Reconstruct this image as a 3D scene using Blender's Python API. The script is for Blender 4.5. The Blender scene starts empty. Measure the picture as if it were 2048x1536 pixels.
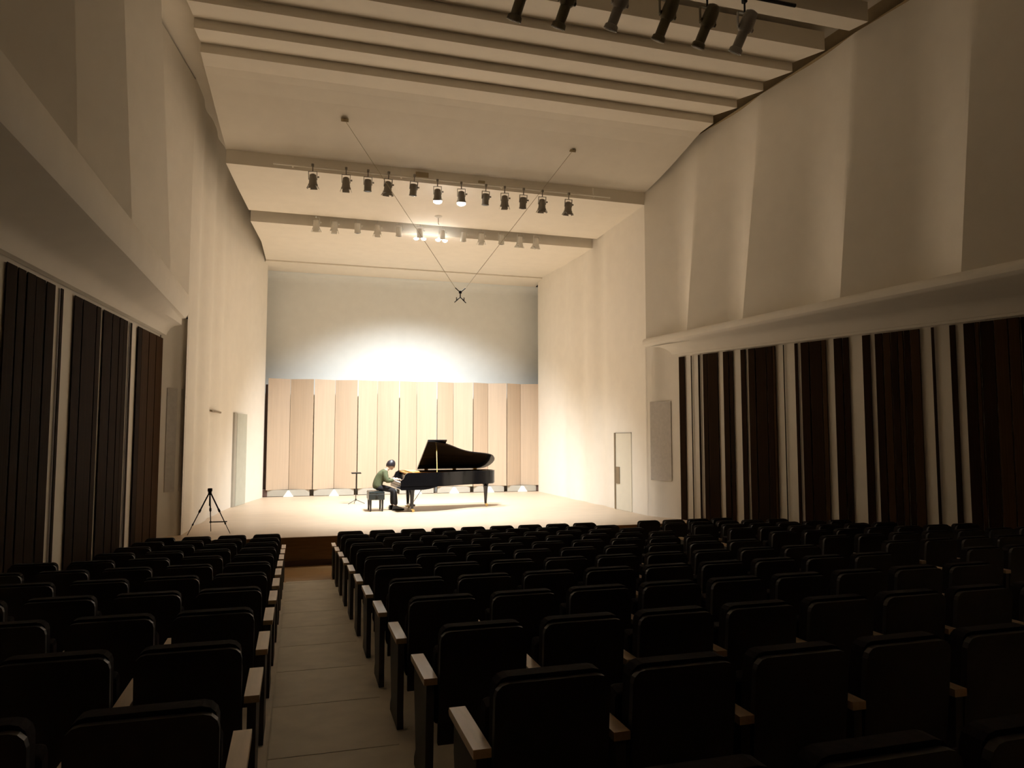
import bpy, bmesh, math, random
from mathutils import Vector, Matrix, Euler
random.seed(7)
R = math.radians
ZC = 2.45                     # camera height above the flat floor in front of the stage
scene = bpy.context.scene
col = scene.collection

# ------------------------------------------------------------------ camera
cam_d = bpy.data.cameras.new('camera'); cam = bpy.data.objects.new('camera', cam_d); col.objects.link(cam)
cam_d.sensor_width = 36.0; cam_d.lens = 1450.0/2048.0*36.0; cam_d.clip_start = 0.05; cam_d.clip_end = 200
cam.location = (0, 0, ZC); cam.rotation_euler = (R(90+4.2), 0, R(-16.5))
scene.camera = cam
# ------------------------------------------------------------------ world, exposure
w = bpy.data.worlds.new('world'); scene.world = w; w.use_nodes = True
w.node_tree.nodes['Background'].inputs[0].default_value = (0, 0, 0, 1)
scene.view_settings.view_transform = 'Standard'; scene.view_settings.look = 'None'
scene.view_settings.gamma = 1.0; scene.view_settings.use_curve_mapping = False
scene.view_settings.exposure = 0.60
scene.cycles.max_bounces = 10; scene.cycles.diffuse_bounces = 6
scene.cycles.use_adaptive_sampling = True; scene.cycles.adaptive_threshold = 0.04; scene.cycles.adaptive_min_samples = 16
scene.cycles.caustics_reflective = False; scene.cycles.caustics_refractive = False
# ------------------------------------------------------------------ stage spotlights (the light of the four lit lamps)
LAMP_COL = (0.93, 0.98, 1.0)
def spot_light(loc, target, power, size=95, blend=1.0, rad=0.07, parent=None):
    d = bpy.data.lights.new('spot_beam', 'SPOT'); d.energy = power; d.color = LAMP_COL
    d.spot_size = R(size); d.spot_blend = blend; d.shadow_soft_size = rad
    o = bpy.data.objects.new('spot_beam', d); col.objects.link(o)
    v = Vector(target)-Vector(loc)
    o.rotation_mode = 'QUATERNION'; o.rotation_quaternion = v.to_track_quat('-Z', 'Y')
    o.location = Vector(loc)
    return o
P1, P2 = 2200, 1750
ROW1_Y, ROW2_Y = 15.9, 19.2
for x in (2.95, 3.50): spot_light((x, ROW1_Y+0.05, 5.28+ZC), (x+0.45, 19.0, 0.55), P1, 92)
for x in (3.09, 3.69): spot_light((x, ROW2_Y+0.12, 5.33+ZC), (x+0.20, 23.7, 0.55), P2, 99)

# ------------------------------------------------------------------ materials
M = {}
def mat(name, c, rough=0.6, var=0.06, scale=8.0, stretch=(1,1,1), bump=0.0, metal=0.0, spec=0.5, coat=0.0, emit=None, coords='Object'):
    m = bpy.data.materials.new(name); m.use_nodes = True; nt = m.node_tree; b = nt.nodes['Principled BSDF']
    b.inputs['Roughness'].default_value = rough; b.inputs['Metallic'].default_value = metal
    b.inputs['Specular IOR Level'].default_value = spec; b.inputs['Coat Weight'].default_value = coat
    tc = nt.nodes.new('ShaderNodeTexCoord'); mp = nt.nodes.new('ShaderNodeMapping'); mp.inputs['Scale'].default_value = stretch
    nz = nt.nodes.new('ShaderNodeTexNoise'); nz.inputs['Scale'].default_value = scale; nz.inputs['Detail'].default_value = 5
    rp = nt.nodes.new('ShaderNodeValToRGB')
    lo = tuple(max(0, x*(1-var)) for x in c); hi = tuple(min(1, x*(1+var)) for x in c)
    rp.color_ramp.elements[0].position = 0.3; rp.color_ramp.elements[1].position = 0.7
    rp.color_ramp.elements[0].color = (*lo, 1); rp.color_ramp.elements[1].color = (*hi, 1)
    nt.links.new(tc.outputs[coords], mp.inputs[0]); nt.links.new(mp.outputs[0], nz.inputs[0])
    nt.links.new(nz.outputs[0], rp.inputs[0]); nt.links.new(rp.outputs[0], b.inputs['Base Color'])
    if bump:
        bp = nt.nodes.new('ShaderNodeBump'); bp.inputs['Strength'].default_value = bump; bp.inputs['Distance'].default_value = 0.01
        nt.links.new(nz.outputs[0], bp.inputs['Height']); nt.links.new(bp.outputs[0], b.inputs['Normal'])
    if emit:
        b.inputs['Emission Color'].default_value = (*emit[0], 1); b.inputs['Emission Strength'].default_value = emit[1]
    M[name] = m; return m
mat('plaster', (0.85, 0.80, 0.715), 0.75, 0.02, 3, bump=0.05)
mat('ceiling_white', (0.86, 0.80, 0.70), 0.8, 0.02, 3, bump=0.05)
mat('back_plaster', (0.79, 0.81, 0.79), 0.75, 0.02, 3)
mat('stage_wood', (0.57, 0.44, 0.315), 0.42, 0.10, 3.0, (0.6, 7, 1), spec=0.5)
mat('screen_wood', (0.50, 0.375, 0.265), 0.5, 0.05, 2.0, (8, 8, 0.35))
mat('slat_dark', (0.027, 0.014, 0.007), 0.7, 0.35, 3, (9, 9, 0.3), spec=0.03)
mat('slat_brown', (0.060, 0.032, 0.015), 0.7, 0.3, 3, (9, 9, 0.3), spec=0.03)
mat('floor_carpet', (0.68, 0.62, 0.51), 0.7, 0.08, 5)
mat('floor_wood', (0.42, 0.24, 0.09), 0.5, 0.15, 3, (0.8, 9, 1))
mat('riser_wood', (0.26, 0.14, 0.055), 0.5, 0.2, 3, (0.8, 1, 9))
mat('seat_fabric', (0.013, 0.008, 0.0072), 0.9, 0.25, 40, bump=0.2, spec=0.2)
mat('seat_shell', (0.022, 0.016, 0.012), 0.45, 0.2, 10, spec=0.4)
mat('arm_wood', (0.50, 0.36, 0.22), 0.28, 0.12, 4, (9, 1, 9), spec=0.6)
mat('seat_metal', (0.03, 0.025, 0.02), 0.5, 0.1, 8)
mat('panel_grey', (0.60, 0.56, 0.51), 0.85, 0.06, 14, bump=0.1)
mat('door_grey', (0.50, 0.50, 0.42), 0.6, 0.04, 5)
mat('door_cream', (0.74, 0.70, 0.59), 0.6, 0.02, 5)
mat('trim_brown', (0.24, 0.18, 0.11), 0.6, 0.1, 6)
mat('dark_end', (0.11, 0.06, 0.045), 0.6, 0.15, 6)
mat('white_paint', (0.82, 0.80, 0.74), 0.5, 0.02, 5)
mat('skirt_grey', (0.40, 0.37, 0.31), 0.7, 0.04, 5)
mat('piano_black', (0.006, 0.0055, 0.006), 0.12, 0.1, 5, spec=0.5)
mat('gold_plate', (0.80, 0.42, 0.10), 0.3, 0.1, 6, metal=0.6)
mat('soundboard', (0.72, 0.42, 0.16), 0.45, 0.1, 4, (1, 9, 1))
mat('ivory', (0.86, 0.83, 0.74), 0.3, 0.02, 5)
mat('brass', (0.80, 0.58, 0.22), 0.25, 0.05, 6, metal=1.0)
mat('bench_leather', (0.02, 0.024, 0.022), 0.3, 0.2, 20, spec=0.6)
mat('skin', (0.72, 0.47, 0.34), 0.5, 0.05, 12)
mat('hair', (0.016, 0.011, 0.014), 0.45, 0.3, 30, (1, 1, 6))
mat('jacket_green', (0.085, 0.095, 0.042), 0.85, 0.2, 25)
mat('trouser_black', (0.018, 0.016, 0.018), 0.85, 0.2, 25)
mat('black_metal', (0.02, 0.018, 0.015), 0.45, 0.15, 8, metal=0.3)
mat('lamp_grey', (0.26, 0.23, 0.19), 0.45, 0.1, 8)
mat('lamp_pale', (0.78, 0.75, 0.68), 0.45, 0.05, 8)  # light reflected by the farther lamps is put into this paler body colour
mat('lamp_olive', (0.16, 0.14, 0.085), 0.45, 0.12, 8)
mat('lamp_silver', (0.36, 0.35, 0.33), 0.4, 0.1, 8)
mat('lens_dark', (0.05, 0.05, 0.055), 0.1, 0.05, 8)
mat('lens_lit', (1, 1, 1), 0.3, 0.0, 5, emit=((1.0, 0.97, 0.90), 30.0))
M['lens_lit'].cycles.emission_sampling = 'NONE'
mat('wire_grey', (0.55, 0.47, 0.34), 0.5, 0.05, 8)
mat('cup_brown', (0.36, 0.28, 0.16), 0.5, 0.05, 8)

# ------------------------------------------------------------------ mesh helpers
class MB:
    def __init__(s): s.v = []; s.f = []
    def add(s, vs, fs):
        n = len(s.v); s.v += [tuple(v) for v in vs]; s.f += [tuple(i+n for i in f) for f in fs]; return s
    def box(s, c, d, rot=None, bev=0.0):
        hx, hy, hz = d[0]/2, d[1]/2, d[2]/2
        if bev:
            bm = bmesh.new(); bmesh.ops.create_cube(bm, size=1.0, matrix=Matrix.Diagonal((d[0], d[1], d[2], 1)))
            bmesh.ops.bevel(bm, geom=bm.edges[:], offset=bev, segments=2, affect='EDGES', profile=0.5)
            bm.verts.index_update(); vs = [v.co.copy() for v in bm.verts]; fs = [[v.index for v in f.verts] for f in bm.faces]; bm.free()
        else:
            vs = [Vector((x, y, z)) for x in (-hx, hx) for y in (-hy, hy) for z in (-hz, hz)]
            fs = [(0,1,3,2), (4,6,7,5), (0,4,5,1), (2,3,7,6), (0,2,6,4), (1,5,7,3)]
        if rot: m = Euler(rot).to_matrix(); vs = [m @ v for v in vs]
        return s.add([v+Vector(c) for v in vs], fs)
    def tube(s, pts, r, n=8, caps=True):
        pts = [Vector(p) for p in pts]; rs = r if isinstance(r, (list, tuple)) else [r]*len(pts)
        vs = []; fs = []; prev = None
        for i, p in enumerate(pts):
            t = (pts[min(i+1, len(pts)-1)]-pts[max(i-1, 0)]).normalized()
            if prev is None: a = t.orthogonal().normalized()
            else: a = (prev-t*prev.dot(t)); a = a.normalized() if a.length > 1e-6 else t.orthogonal().normalized()
            prev = a; b = t.cross(a)
            for k in range(n):
                an = 2*math.pi*k/n; vs.append(p+(a*math.cos(an)+b*math.sin(an))*rs[i])
        for i in range(len(pts)-1):
            for k in range(n): fs.append((i*n+k, i*n+(k+1) % n, (i+1)*n+(k+1) % n, (i+1)*n+k))
        if caps: fs.append(tuple(range(n-1, -1, -1))); fs.append(tuple((len(pts)-1)*n+k for k in range(n)))
        return s.add(vs, fs)
    def lathe(s, prof, n=14, c=(0,0,0), rot=None):
        vs = []; fs = []; m = Euler(rot).to_matrix() if rot else Matrix.Identity(3)
        for r, z in prof:
            for k in range(n):
                a = 2*math.pi*k/n; vs.append(m @ Vector((r*math.cos(a), r*math.sin(a), z))+Vector(c))
        for i in range(len(prof)-1):
            for k in range(n): fs.append((i*n+k, i*n+(k+1) % n, (i+1)*n+(k+1) % n, (i+1)*n+k))
        fs.append(tuple(range(n-1, -1, -1))); fs.append(tuple((len(prof)-1)*n+k for k in range(n)))
        return s.add(vs, fs)
    def prism(s, outline, fn0, fn1):      # outline list of 2-tuples, mapped to 3-D by fn0 / fn1
        n = len(outline); vs = [fn0(*p) for p in outline]+[fn1(*p) for p in outline]
        fs = [tuple(range(n-1, -1, -1)), tuple(range(n, 2*n))]+[(i, (i+1) % n, n+(i+1) % n, n+i) for i in range(n)]
        return s.add(vs, fs)
    def loft(s, lines, close=False):
        n = len(lines[0]); vs = [p for l in lines for p in l]; fs = []
        L = len(lines)
        for i in range(L if close else L-1):
            j = (i+1) % L
            for k in range(n-1): fs.append((i*n+k, i*n+k+1, j*n+k+1, j*n+k))
        return s.add(vs, fs)
    def mesh(s, name, m, smooth=None):
        me = bpy.data.meshes.new(name); me.from_pydata([tuple(v) for v in s.v], [], s.f); me.validate()
        bm = bmesh.new(); bm.from_mesh(me); bmesh.ops.recalc_face_normals(bm, faces=bm.faces); bm.to_mesh(me); bm.free()
        if m: me.materials.append(M[m])
        if smooth is not None:
            for p in me.polygons: p.use_smooth = True
            me.set_sharp_from_angle(angle=R(smooth))
        return me
    def build(s, name, m, parent=None, smooth=None, loc=None):
        return link(name, s.mesh(name, m, smooth), parent, loc)
def link(name, me, parent=None, loc=None, scale=None, rz=None):
    o = bpy.data.objects.new(name, me); col.objects.link(o)
    if parent: o.parent = parent
    if loc is not None: o.location = loc
    if scale is not None: o.scale = scale
    if rz is not None: o.rotation_euler = (0, 0, rz)
    return o
def thing(name, label, cat, loc=(0,0,0), rz=0, group=None):
    o = bpy.data.objects.new(name, None); col.objects.link(o); o.empty_display_size = 0.1
    o.location = loc; o.rotation_euler = (0, 0, rz); o['label'] = label; o['category'] = cat
    if group: o['group'] = group
    return o
def tag(o, label, cat, group=None):
    o['label'] = label; o['category'] = cat
    if group: o['group'] = group
    return o
def struct(o, label=None):
    o['kind'] = 'structure'
    if label: o['label'] = label
    return o
def copy_tree(o, parent=None):
    c = o.copy(); col.objects.link(c); c.parent = parent
    for ch in list(o.children): copy_tree(ch, c)
    return c
def V3(x, y, z): return Vector((x, y, z+ZC))      # heights below are given relative to the camera height
def interp(pts, y):
    pts = sorted(pts)
    if y <= pts[0][0]:
        (a, b), (c, d) = pts[0], pts[1]
    elif y >= pts[-1][0]:
        (a, b), (c, d) = pts[-2], pts[-1]
    else:
        for i in range(len(pts)-1):
            if pts[i][0] <= y <= pts[i+1][0]: (a, b), (c, d) = pts[i], pts[i+1]; break
    return b+(d-b)*(y-a)/(c-a)
def smoothpath(pts, n=8):
    out = []; P = [Vector(p) for p in pts]; P = [P[0]*2-P[1]]+P+[P[-1]*2-P[-2]]
    for i in range(1, len(P)-2):
        for k in range(n):
            t = k/n; a, b, c, d = P[i-1], P[i], P[i+1], P[i+2]
            out.append(0.5*((2*b)+(c-a)*t+(2*a-5*b+4*c-d)*t*t+(3*b-a-3*c+d)*t**3))
    out.append(P[-2]); return out

# ================================================================== SETTING
STAGE_Z = 0.55
FLAT_Y = 13.05; FRONT_Y = 14.6
def floor_z(y): return 0.95-0.0728*y if y < FLAT_Y else 0.0
RX = [(15.13, 8.6), (8.5, 10.87)]          # lower right wall (y, x)
LX = [(15.2, -2.52), (9.03, -3.05)]        # lower left wall
def rwall(y): return interp(RX, y)
def lwall(y): return interp(LX, y)
BACK_Y = 25.3; REAR_Y = -3.0

# floor: raked under the seats, flat in front of the stage
mb = MB()
mb.loft([[(-4.6, REAR_Y, floor_z(REAR_Y)), (15.0, REAR_Y, floor_z(REAR_Y))], [(-4.6, FLAT_Y, 0), (15.0, FLAT_Y, 0)]])
floor = struct(mb.build('floor', 'floor_carpet'), 'dull beige floor sloping down towards the stage')
# aisle sheets, one per row, with thin joints
def aisle_sheet(x0, x1, y0, y1):
    g = 0.006; y0 += g; y1 -= g; t = 0.012
    m = MB(); vs = [(x, y, floor_z(y)+dz) for dz in (0.0005, t) for (x, y) in ((x0, y0), (x1, y0), (x1, y1), (x0, y1))]
    m.add(vs, [(3,2,1,0), (4,5,6,7), (0,1,5,4), (1,2,6,5), (2,3,7,6), (3,0,4,7)])
    return m.build('floor_sheet', 'floor_carpet', floor)
for k in range(-1, 11):
    y0 = 2.35+1.045*k; y1 = min(y0+1.045, FLAT_Y)
    aisle_sheet(-0.12, 0.62, y0, y1); aisle_sheet(5.68, 6.40, y0, y1)
mb = MB(); mb.box((4.9, (FLAT_Y+FRONT_Y)/2, -0.03), (18.0, FRONT_Y-FLAT_Y, 0.06))
struct(mb.build('floor', 'floor_wood'), 'strip of brown wooden floor below the stage front')
# stage: top boards and the front riser
mb = MB(); mb.box((3.3, (FRONT_Y+BACK_Y)/2, STAGE_Z-0.03), (14.0, BACK_Y-FRONT_Y, 0.06))
stage = struct(mb.build('floor', 'stage_wood'), 'pale polished wooden stage floor')
mb = MB(); mb.box((3.3, FRONT_Y+0.06, (STAGE_Z-0.06)/2), (14.0, 0.05, STAGE_Z-0.06)); mb.box((3.3, FRONT_Y+0.0, STAGE_Z-0.035), (14.0, 0.06, 0.066))
mb.build('stage_riser', 'riser_wood', stage)
mb = MB(); mb.box((3.3, FRONT_Y+0.02, 0.05), (14.0, 0.03, 0.1)); mb.build('riser_foot_strip', 'dark_end', stage)  # dark strip along the foot of the riser

# back wall with a cove up to the ceiling
mb = MB(); xs = (-2.6, 10.0)
prof = [(BACK_Y, STAGE_Z-ZC-0.6), (BACK_Y, 5.2)]+[(BACK_Y-0.35*(1-math.cos(a)), 5.2+0.30*math.sin(a)) for a in (R(20), R(40), R(60), R(80), R(90))]
mb.loft([[V3(x, y, z) for (y, z) in prof] for x in xs])
wall_back = struct(mb.build('wall_back', 'back_plaster', smooth=40), 'white plaster back wall of the stage')

# stage side walls, gently rippled, with a rounded end in front of the back wall
TOPZ = 7.3
def stage_wall(name, path, sgn, ripples, label):
    # path: list of (x, y) from the stage front to the back; sgn = outward direction in x
    pts = smoothpath([(x, y, 0) for x, y in path], 14)
    lines = []
    cols = []
    for p in pts:
        o = 0.0
        for yc, wd, dp in ripples:
            d = (p.y-yc)/wd
            if -1 < d < 1: o += dp*(0.5+0.5*math.cos(math.pi*d))
        cols.append((p.x+sgn*o, p.y))
    ex, ey = cols[-1]
    for a in (30, 60, 90): cols.append((ex+sgn*0.12*(1-math.cos(R(a))), ey+0.12*math.sin(R(a))))
    cols.append((ex+sgn*1.2, ey+0.12))
    zs = [STAGE_Z-ZC-0.6, 0, 2.5, 5.0, TOPZ]
    m = MB(); m.loft([[V3(x, y, z) for z in zs] for x, y in cols])
    return struct(m.build(name, 'plaster', smooth=50), label)
LPATH = [(-2.12, 15.5), (-1.97, 18.0), (-1.72, 21.0), (-1.42, 22.4), (-1.0, 24.4)]
RPATH = [(8.22, 16.1), (8.2, 18.0), (8.2, 20.0), (8.2, 22.0), (8.2, 24.4)]
wall_stage_left = stage_wall('wall_left', LPATH, -1, [(17.0, 0.6, 0.06), (18.6, 0.6, 0.06), (20.0, 0.5, 0.05)], 'rippled white plaster wall at the left of the stage')
wall_stage_right = stage_wall('wall_right', RPATH, 1, [(18.9, 0.6, 0.07), (20.3, 0.6, 0.06), (21.8, 0.6, 0.05)], 'rippled white plaster wall at the right of the stage')

# upper audience walls: deep tapering pleats
def pleat_wall(name, arris, sgn, zb, zt, db, dt, bright, label):
    # arris: list of ((xb, yb), (xt, yt)) from the stage towards the audience; pleats sink outward (sgn) between them
    cols = []; zs = [0, 0.25, 0.5, 0.75, 1.0]
    for i in range(len(arris)-1):
        (b0, t0), (b1, t1) = arris[i], arris[i+1]
        NC = 24; tb = 1-bright
        tri = lambda t: t/tb if t < tb else (1-t)/bright
        for k in range(NC):
            t = k/NC; wd = min(0.14, t, 1-t)
            o = sum(tri(t+wd*q/4) for q in range(-4, 5))/9
            colm = []
            for zf in zs:
                x = (b0[0]+(b1[0]-b0[0])*t)*(1-zf)+(t0[0]+(t1[0]-t0[0])*t)*zf
                y = (b0[1]+(b1[1]-b0[1])*t)*(1-zf)+(t0[1]+(t1[1]-t0[1])*t)*zf
                dep = db+(dt-db)*zf
                colm.append(V3(x+sgn*dep*o, y, zb+(zt-zb)*zf))
            cols.append(colm)
    b, t = arris[-1]; cols.append([V3(b[0]*(1-zf)+t[0]*zf, b[1]*(1-zf)+t[1]*zf, zb+(zt-zb)*zf) for zf in zs])
    m = MB(); m.loft(cols)
    return struct(m.build(name, 'plaster', smooth=24), label)
AR = [((8.22, 16.1), (8.22, 16.1)), ((8.45, 14.55), (8.72, 14.3)), ((8.72, 12.8), (8.87, 12.2)), ((9.06, 10.4), (9.05, 9.8)), ((9.36, 8.25), (9.22, 7.65)),
      ((9.66, 6.1), (9.4, 5.5)), ((9.95, 4.0), (9.6, 3.3)), ((10.3, 1.5), (9.8, 0.8)), ((10.9, REAR_Y), (10.2, REAR_Y))]
pleat_wall('wall_right', AR, 1, 2.35, 6.93, 0.42, 0.10, 0.36, 'pleated white plaster upper wall at the right of the seats')
AL = [((-2.12, 15.5), (-2.12, 15.5)), ((-2.14, 13.5), (-2.14, 11.6)), ((-2.15, 10.5), (-2.15, 8.9)), ((-2.15, 8.0), (-2.15, 7.0)),
      ((-2.15, 5.5), (-2.15, 4.8)), ((-2.15, 3.0), (-2.15, 2.3)), ((-2.15, 0.5), (-2.15, 0.0)), ((-2.15, REAR_Y), (-2.15, REAR_Y))]
pleat_wall('wall_left', AL, -1, 2.75, 7.25, 0.55, 0.42, 0.22, 'pleated white plaster upper wall at the left of the seats')

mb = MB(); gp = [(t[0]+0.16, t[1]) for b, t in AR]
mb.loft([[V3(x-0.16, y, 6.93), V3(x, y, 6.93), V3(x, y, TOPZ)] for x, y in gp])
struct(mb.build('shadow_gap', 'cup_brown'), 'brown-coloured shadow gap between the right wall and the ceiling')  # brown lining puts the shadow of the gap into its colour
# ledges with their soffits
def ledge(name, front, wall, prof_front, prof_wall, label):
    # front/wall: functions y -> x ; prof_front: (outward offset from the front line, z); prof_wall: (inward offset from the wall, z)
    ys = [REAR_Y+i*(front[1]-REAR_Y)/24 for i in range(25)]
    s = 1 if front[2] > 0 else -1
    lines = []
    for off, z in prof_front: lines.append([V3(front[0](y)+s*off, y, z) for y in ys])
    for off, z in prof_wall: lines.append([V3(min(wall(y)-off, 1e9) if s > 0 else wall(y)+off, y, z) for y in ys])
    m = MB(); m.loft(lines)
    # closed rounded nose at the stage end
    n = len(lines); m.f.append(tuple(i*25+24 for i in range(n)))
    return struct(m.build(name, 'plaster', smooth=35), label)
def rfront(y): return interp([(16.1, 8.13), (7.4, 9.34)], y)
def lfront(y): return -2.12 if y > 10 else -2.13
bull = [(0.5, 2.43), (0.14, 2.42), (0.05, 2.415), (0.015, 2.385), (0.0, 2.33), (0.012, 2.27), (0.05, 2.235), (0.10, 2.215)]
ledge('trim_1', (rfront, 16.12, 1), lambda y: max(rwall(min(y, 15.13)), rfront(y)+0.3), bull,
      [(0.30, 2.19), (0.22, 2.17), (0.14, 2.11), (0.09, 2.02), (0.07, 1.96), (0.045, 1.955), (0.04, 1.91), (0.0, 1.905)], 'rounded white plaster ledge above the right slatted wall')
fas = [(0.5, 2.88), (0.03, 2.86), (0.0, 2.82), (-0.02, 2.60), (0.0, 2.42), (0.04, 2.35), (0.10, 2.33)]
ledge('trim_2', (lfront, 15.57, -1), lambda y: min(lwall(min(y, 15.2)), -2.4), fas,
      [(0.30, 2.21), (0.20, 2.18), (0.13, 2.12), (0.09, 2.04), (0.07, 1.97), (0.0, 1.955)], 'tall white plaster ledge above the left slatted wall')

# lower audience walls (white, behind the boards) and the return walls beside the stage
def lower_wall(name, pts, label):
    m = MB(); m.loft([[V3(x, y, z) for z in (-2.5, -1.0, 0.5, 1.97)] for x, y in pts])
    return struct(m.build(name, 'plaster', smooth=40), label)
ry = [15.13, 12, 9, 6, 3, 0, REAR_Y]
wall_slat_right = lower_wall('wall_right', [(rwall(y)+0.02, y) for y in ry], 'white lower wall with vertical dark boards right of the seats')
wall_slat_left = lower_wall('wall_left', [(lwall(y)-0.02, y) for y in ry], 'white lower wall with vertical dark boards left of the seats')
def return_wall(name, pts, zt, label):
    m = MB(); p = smoothpath([(x, y, 0) for x, y in pts], 6); m.loft([[V3(q.x, q.y, z) for z in (-2.5, 0, zt)] for q in p])
    return struct(m.build(name, 'plaster', smooth=50), label)
wall_return_right = return_wall('wall_right', [(8.21, 16.15), (8.30, 15.85), (8.46, 15.55), (8.62, 15.10)], 2.3, 'white return wall between the stage and the right boards')
wall_return_left = return_wall('wall_left', [(-2.11, 15.62), (-2.22, 15.48), (-2.36, 15.38), (-2.54, 15.18)], 2.35, 'white return wall between the stage and the left boards')

# vertical boards
bm_ = MB()
bm_.box((0.5, 0.5, 0.5), (1, 1, 1))
BOARD = {k: bm_.mesh('board', k) for k in ('slat_dark', 'slat_brown')}
def boards(parent, A, B, inward, items, ztop):
    A = Vector((*A, 0)); B = Vector((*B, 0)); e = (B-A).normalized(); ang = math.atan2(e.y, e.x)
    nrm = Vector((-e.y, e.x, 0)); side = 1 if nrm.x*inward > 0 else -1
    for i, (s0, s1, kd) in enumerate(items):
        if s1 < s0: s0, s1 = s1, s0
        p = A+e*s0; th = ({'d': 0.014, 'b': 0.020}[kd]+0.005*((i*7) % 3))*(0.5 if inward > 0 else 1.0); zf = floor_z(p.y)+0.02
        o = link('board', BOARD['slat_dark' if kd == 'd' else 'slat_brown'], parent, (p.x, p.y, zf), (s1-s0, side*th, ZC+ztop-zf), ang)
RB = [(-.03,.14,'d'),(.335,.35,'d'),(.55,.585,'d'),(.68,.80,'d'),(.82,1.09,'d'),(1.25,1.39,'d'),(1.41,1.50,'d'),(1.71,1.83,'d'),(1.91,2.07,'d'),(2.09,2.34,'d'),(2.36,2.49,'d'),(2.51,2.56,'b'),
      (2.745,2.76,'d'),(3.01,3.07,'d'),(3.15,3.32,'d'),(3.34,3.58,'d'),(3.60,3.68,'b'),(3.85,4.01,'d'),(4.03,4.14,'d'),(4.41,4.55,'d'),(4.65,4.78,'d'),(4.80,4.92,'b'),(4.94,5.05,'d'),(5.07,5.15,'b'),
      (5.17,5.26,'d'),(5.28,5.43,'b'),(5.63,5.67,'d'),(5.92,6.01,'d'),(6.14,6.30,'d'),(6.32,6.37,'b'),(6.39,6.58,'d'),(6.60,6.78,'b'),(6.80,6.95,'b'),(6.97,7.15,'d'),(7.3,7.5,'d'),(7.52,7.7,'b'),(7.72,8.0,'d')]
boards(wall_slat_right, (8.6, 15.13), (10.87, 8.5), -1, RB, 1.88)
LB = [(6.00,6.24,'d'),(5.79,5.97,'d'),(5.54,5.75,'d'),(5.26,5.51,'d'),(4.98,5.22,'d'),(4.73,4.80,'d'),(4.07,4.34,'d'),(3.55,4.04,'d'),(3.36,3.52,'d'),(2.86,3.22,'d'),(2.53,2.83,'d'),(2.32,2.5,'d'),(2.1,2.29,'d'),
      (1.88,1.96,'d'),(1.33,1.55,'d'),(.91,1.31,'b'),(.46,.88,'b'),(.0,.43,'b'),(6.6,6.85,'d'),(6.88,7.1,'d'),(7.13,7.4,'d')]
boards(wall_slat_left, (-2.52, 15.2), (-3.05, 9.03), 1, LB, 1.90)

# rear of the hall (behind the camera) closes the room
mb = MB(); mb.box((5.0, REAR_Y-0.1, 3.6), (22.0, 0.2, 10.0)); struct(mb.build('wall_rear', 'riser_wood'))

# ceiling: a plain slab, below it the stepped panels
mb = MB(); mb.box((4.5, 11.2, TOPZ+ZC+0.05), (22.0, 30.0, 0.1)); ceiling = struct(mb.build('ceiling', 'ceiling_white'), 'stepped white plaster ceiling')
CL = [(25.4, -1.35), (23.9, -1.05), (22.5, -1.0), (19.4, -1.25), (16.1, -1.56), (14.0, -1.78), (12.0, -1.80), (0, -1.80)]
CR = [(25.4, 8.3), (19.4, 8.22), (16.2, 8.22), (14.6, 8.50), (10.0, 8.86), (0.0, 9.5)]
def ceil_panel(prof, top, name='ceiling_panel'):
    # prof: underside points (y, z) running from the audience to the stage; top: height of the back side
    outl = list(prof)
    lo = [(y, z) for y, z in outl]
    lines = []
    nx = 2
    body = lo+[(outl[-1][0], top), (outl[0][0], top)]
    L = [V3(interp(CL, y), y, z) for y, z in body]; Rr = [V3(interp(CR, y), y, z) for y, z in body]
    # rounded free ends: pull the lower edge in a little
    m = MB(); n = len(body); m.v = [*L, *Rr]
    m.f = [tuple(range(n)), tuple(range(2*n-1, n-1, -1))]+[(i, (i+1) % n, n+(i+1) % n, n+i) for i in range(n)]
    return m.build(name, 'ceiling_white', ceiling)
ceil_panel([(19.4, 5.53), (21.5, 5.56), (23.9, 5.62)], 6.3)
ceil_panel([(23.92, 5.58), (24.6, 5.54), (25.0, 5.50)], 5.9)
ceil_panel([(16.1, 5.80), (17.5, 5.75), (19.10, 5.73)], 6.3)
big = [(13.5, 6.84), (13.75, 6.83), (13.95, 6.82), (14.15, 6.77), (14.5, 6.66), (15.0, 6.47), (15.5, 6.29), (16.12, 6.10)]
ceil_panel(big, 7.15)
ribY = [13.5-0.80*k for k in range(0, 5)]
for k in range(1, 5): ceil_panel([(ribY[k], 6.84), (ribY[k-1]-0.012, 7.01)], 7.18)
ceil_panel([(9.35, 6.84), (9.75, 6.90)], 7.18)          # lip of the front-of-house light slot
for k in range(0, 9): ceil_panel([(8.5-0.8*k-0.80, 6.84), (8.5-0.8*k-0.012, 7.01)], 7.18)
mb = MB(); mb.box((3.4, 9.05, 7.22+ZC), (10.6, 1.4, 0.05)); mb.build('slot_lining', 'lamp_olive', ceiling)
for x, y, z, d in ((2.62, 16.08, 5.97, (0.3, 0.04, 0.13)), (4.02, 16.08, 5.93, (0.16, 0.04, 0.1))):
    mb = MB(); mb.box(V3(x, y, z), d, bev=0.008); mb.build('junction_box', 'cup_brown', ceiling)

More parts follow.
